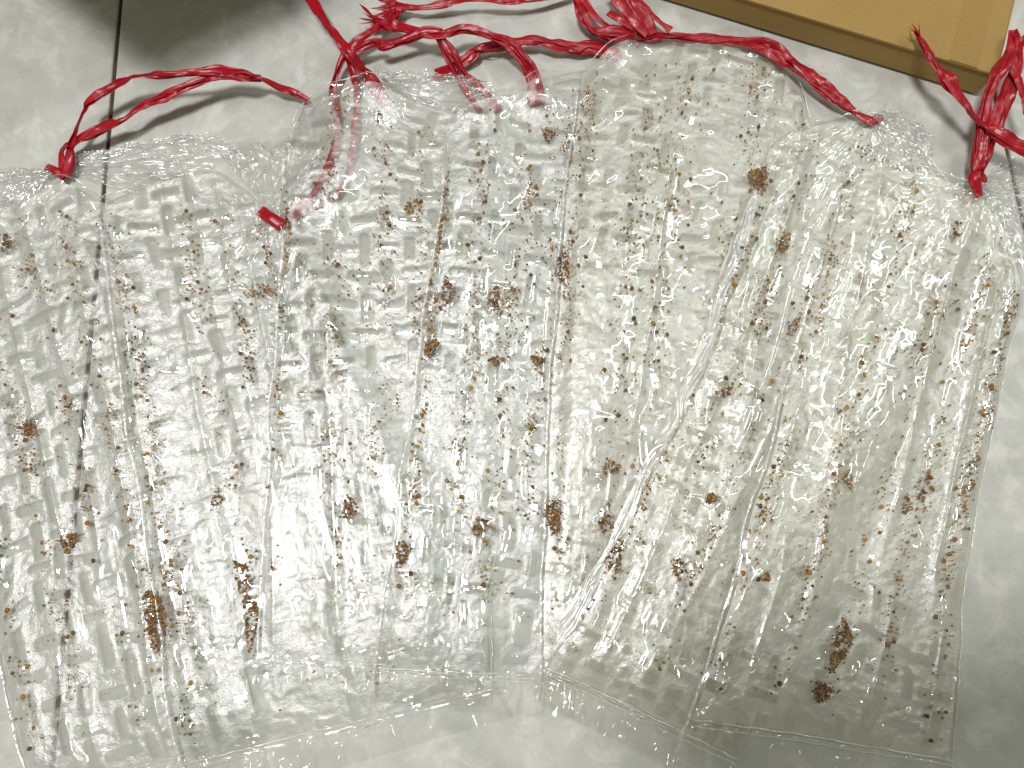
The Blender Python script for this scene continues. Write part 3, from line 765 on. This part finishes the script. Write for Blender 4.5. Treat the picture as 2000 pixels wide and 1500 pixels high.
def string(label, strands, base, bands=(), frays=()):
    bp = at(*base); off = (bp[0], bp[1], 0)
    root = empty("red_string", off)
    tag(root, label, "string", "red raffia strings tying the bags")
    sd = int(base[0] * 3 + base[1])
    for q, (w, pts) in enumerate(strands):
        ribbon("strand", pts, w, root, off, sd + q * 13)
        if w >= 13 and len(pts) > 4:                 # a split-off sliver of the same raffia running alongside
            sg = 1 if q % 2 else -1
            ribbon("split_strand", [(p[0] + sg * w * .35 * random.uniform(.1, 1.1), p[1] + w * .40 * random.uniform(-.3, 1.1), p[2] + .0006) for p in pts], w * .42, root, off, sd + q * 13 + 7, twist=1.2)
    for q, (w, pts) in enumerate(bands):
        ribbon("knot_band", pts, w, root, off, sd + 500 + q, twist=.25, puff=.5)
    for q, (px, py, h, dx, dy, n_, ln) in enumerate(frays):
        for f in range(n_):
            a_ = math.atan2(dy, dx) + (f / (n_ - 1) - .5) * .9 + random.uniform(-.08, .08)
            l = ln * random.uniform(.7, 1.1)
            ribbon("frayed_end", [(px, py, h, 1.0), (px + math.cos(a_) * l * .5, py + math.sin(a_) * l * .5, h + random.uniform(0, .003), .9), (px + math.cos(a_) * l, py + math.sin(a_) * l, h + random.uniform(-.002, .004), .35)], random.uniform(6, 10), root, off, sd + 800 + f, taper=(0, .8))
    return root

string("red string looping from the leftmost bag's tie over the bare tiles",
    [(13, [(132, 292, .010), (142, 272, .013, .9), (165, 215, .017, .8), (178, 196, .019), (250, 153, .022, 1.2), (330, 146, .023, .8), (430, 139, .022, 1.2), (500, 150, .017, .9), (545, 168, .011, .7), (575, 181, .008, .9), (604, 197, .006, .6)]),
     (16, [(135, 290, .010, .9), (150, 276, .012), (205, 247, .015, .9), (240, 232, .017, .8), (275, 208, .018), (330, 185, .019, 1.0), (380, 163, .020), (430, 147, .021, .7), (470, 152, .019, .6), (510, 153, .015, .6)]),
     (13, [(124, 340, .006, 1.0), (121, 300, .009, .8), (128, 284, .012, .9), (142, 282, .011, .8)])],
    (122, 338), bands=[(17, [(90, 326, .004, .8), (108, 332, .007), (128, 346, .006)]), (14, [(128, 346, .006), (134, 318, .009), (137, 292, .010, .8)])], frays=())
string("red string from the second bag's tie, dimly visible under the third bag",
    [(13, [(545, 432, 0.0052), (580, 405, .0045, .8), (620, 365, .0042), (660, 270, .0042, .8), (650, 185, .0050, .9), (660, 135, .010, .8), (673, 105, .013, .8)]),
     (11, [(548, 438, 0.0052), (600, 405, .0042, .8), (660, 380, .0042, .7), (690, 290, .0042), (697, 185, .0050), (690, 150, .009), (676, 106, .013, .8)]),
     (15, [(672, 103, .013, .8), (700, 94, .014), (735, 82, .016, .9), (748, 90, .016, 1.1), (790, 78, .016, .8), (830, 62, .018), (865, 62, .018, .8)]),
     (12, [(676, 104, .013, .8), (690, 85, .014), (720, 65, .015, .9), (745, 45, .012), (770, 12, .010)])],
    (545, 432), bands=[(19, [(510, 411, .006, .8), (530, 425, .009), (552, 442, .007, .9)])])
string("straight thick red string running from the top frame edge to the third bag's top",
    [(17, [(560, -70, .018), (604, -5, .018), (640, 48, .018, .9), (680, 100, .020), (705, 132, .012, .9), (722, 153, .0048), (750, 198, .0026)])], (735, 172))
string("twisted red string with a frayed left end, arching down to the fourth bag's top",
    [(16, [(730, 38, .012), (765, 48, .014, 1.1), (800, 58, .016, .9), (835, 65, .018), (870, 66, .019, .9), (905, 56, .019), (950, 66, .018, .9), (990, 88, .015), (1018, 122, .010, .9), (1036, 156, .0045, .9), (1044, 205, .0026)]),
     (13, [(960, 70, .018, .8), (1000, 85, .015), (1028, 118, .010), (1046, 150, .0045), (1058, 200, .0026)]),
     (10, [(852, 70, .018), (863, 95, .014, .8), (880, 125, .010), (900, 160, .005, .9), (938, 218, .0024)]),
     (13, [(862, 72, .018, .8), (885, 105, .014, .9), (905, 140, .010), (935, 168, .005), (975, 215, .0024)])],
    (1045, 175), frays=[(738, 42, .012, -40, -16, 4, 50)])
string("thin red string along the top frame edge ending in a frayed tassel",
    [(11, [(798, 15, .008), (830, 14, .010), (880, 6, .011), (930, 0, .012, .8), (1000, 2, .012), (1055, 0, .010), (1120, -20, .010)])],
    (800, 15), bands=[(16, [(800, 14, .008, .7), (780, 16, .008, 1.4), (765, 18, .008, 1.6)])],
    frays=[(785, 18, .008, -26, 14, 6, 62), (775, 8, .009, -40, -6, 5, 46)])
string("wide twisted red string lying on the tiles between third and fifth bags",
    [(17, [(850, 146, .002), (880, 136, .004, 1.3), (905, 118, .006, .9), (930, 98, .008), (965, 92, .009, 1.0), (1000, 84, .010), (1045, 78, .010, .9), (1085, 88, .009, 1.1), (1130, 94, .007, 1.2), (1160, 93, .005, 1.2), (1215, 106, .0026)]),
     (9, [(905, 128, .005), (928, 112, .007), (933, 100, .008)])],
    (1190, 96))
string("tangle of red string loops at the top frame edge above the fifth bag",
    [(17, [(1128, -30, .012), (1132, 15, .012), (1150, 50, .010, .9), (1180, 70, .008), (1225, 76, .007, .9)]),
     (13, [(1140, 0, .014), (1165, 35, .012), (1195, 55, .009, .9), (1232, 68, .007)]),
     (15, [(1165, 62, .010), (1200, 60, .011, .9), (1240, 66, .009)]),
     (19, [(1190, -30, .016), (1215, 10, .016), (1245, 45, .014), (1265, 66, .010, .9)]),
     (15, [(1230, -25, .018), (1238, 5, .018), (1262, 35, .014), (1275, 66, .010)]),
     (12, [(1240, -5, .016), (1275, 30, .012), (1310, 60, .008)]),
     (12, [(1188, 25, .014), (1215, 40, .015), (1245, 62, .010)])],
    (1240, 72))
string("double red string running under the cardboard box to the slanting bag's tie",
    [(15, [(1245, 72, .007), (1300, 70, .007, .9), (1380, 74, .007, .8), (1450, 80, .007, .9), (1500, 83, .008), (1545, 112, .010, 1.1), (1590, 150, .010, 1.1), (1635, 190, .008), (1668, 218, .006, .8)]),
     (13, [(1260, 70, .006), (1330, 72, .006), (1420, 82, .006), (1490, 96, .007), (1540, 128, .009), (1590, 165, .010, 1.1), (1640, 202, .008), (1672, 222, .006)])],
    (1690, 232), bands=[(12, [(1672, 222, .0055), (1700, 236, .006), (1725, 230, .0035, .8)])])
string("red string on the far right rising from the rightmost bag's tie, frayed end over box",
    [(18, [(1909, 345, .010, .6), (1908, 325, .014, .9), (1915, 280, .018, 1.0), (1928, 200, .024, .9), (1950, 140, .028), (1985, 90, .030), (2030, 60, .030)]),
     (18, [(1913, 345, .010, .6), (1917, 320, .014, .9), (1938, 260, .018, 1.1), (1965, 190, .024, 1.1), (1985, 130, .028), (1990, 85, .030), (1978, 60, .030, .8)]),
     (16, [(1790, 62, .032, .9), (1820, 110, .032), (1850, 155, .030, 1.1), (1885, 200, .026, .8), (1915, 235, .024, .7), (1955, 265, .024), (2005, 292, .022, 1.1), (2060, 310, .020)]),
     (14, [(1978, 60, .030), (1975, 120, .030, .8), (1990, 160, .029), (2010, 220, .028)])],
    (1910, 375), bands=[(19, [(1906, 338, .012, .8), (1906, 355, .011), (1913, 384, .006, .9)]), (15, [(1898, 349, .009, .8), (1912, 343, .012), (1926, 350, .009, .8)])],
    frays=[(1796, 70, .032, -14, -26, 3, 36)])
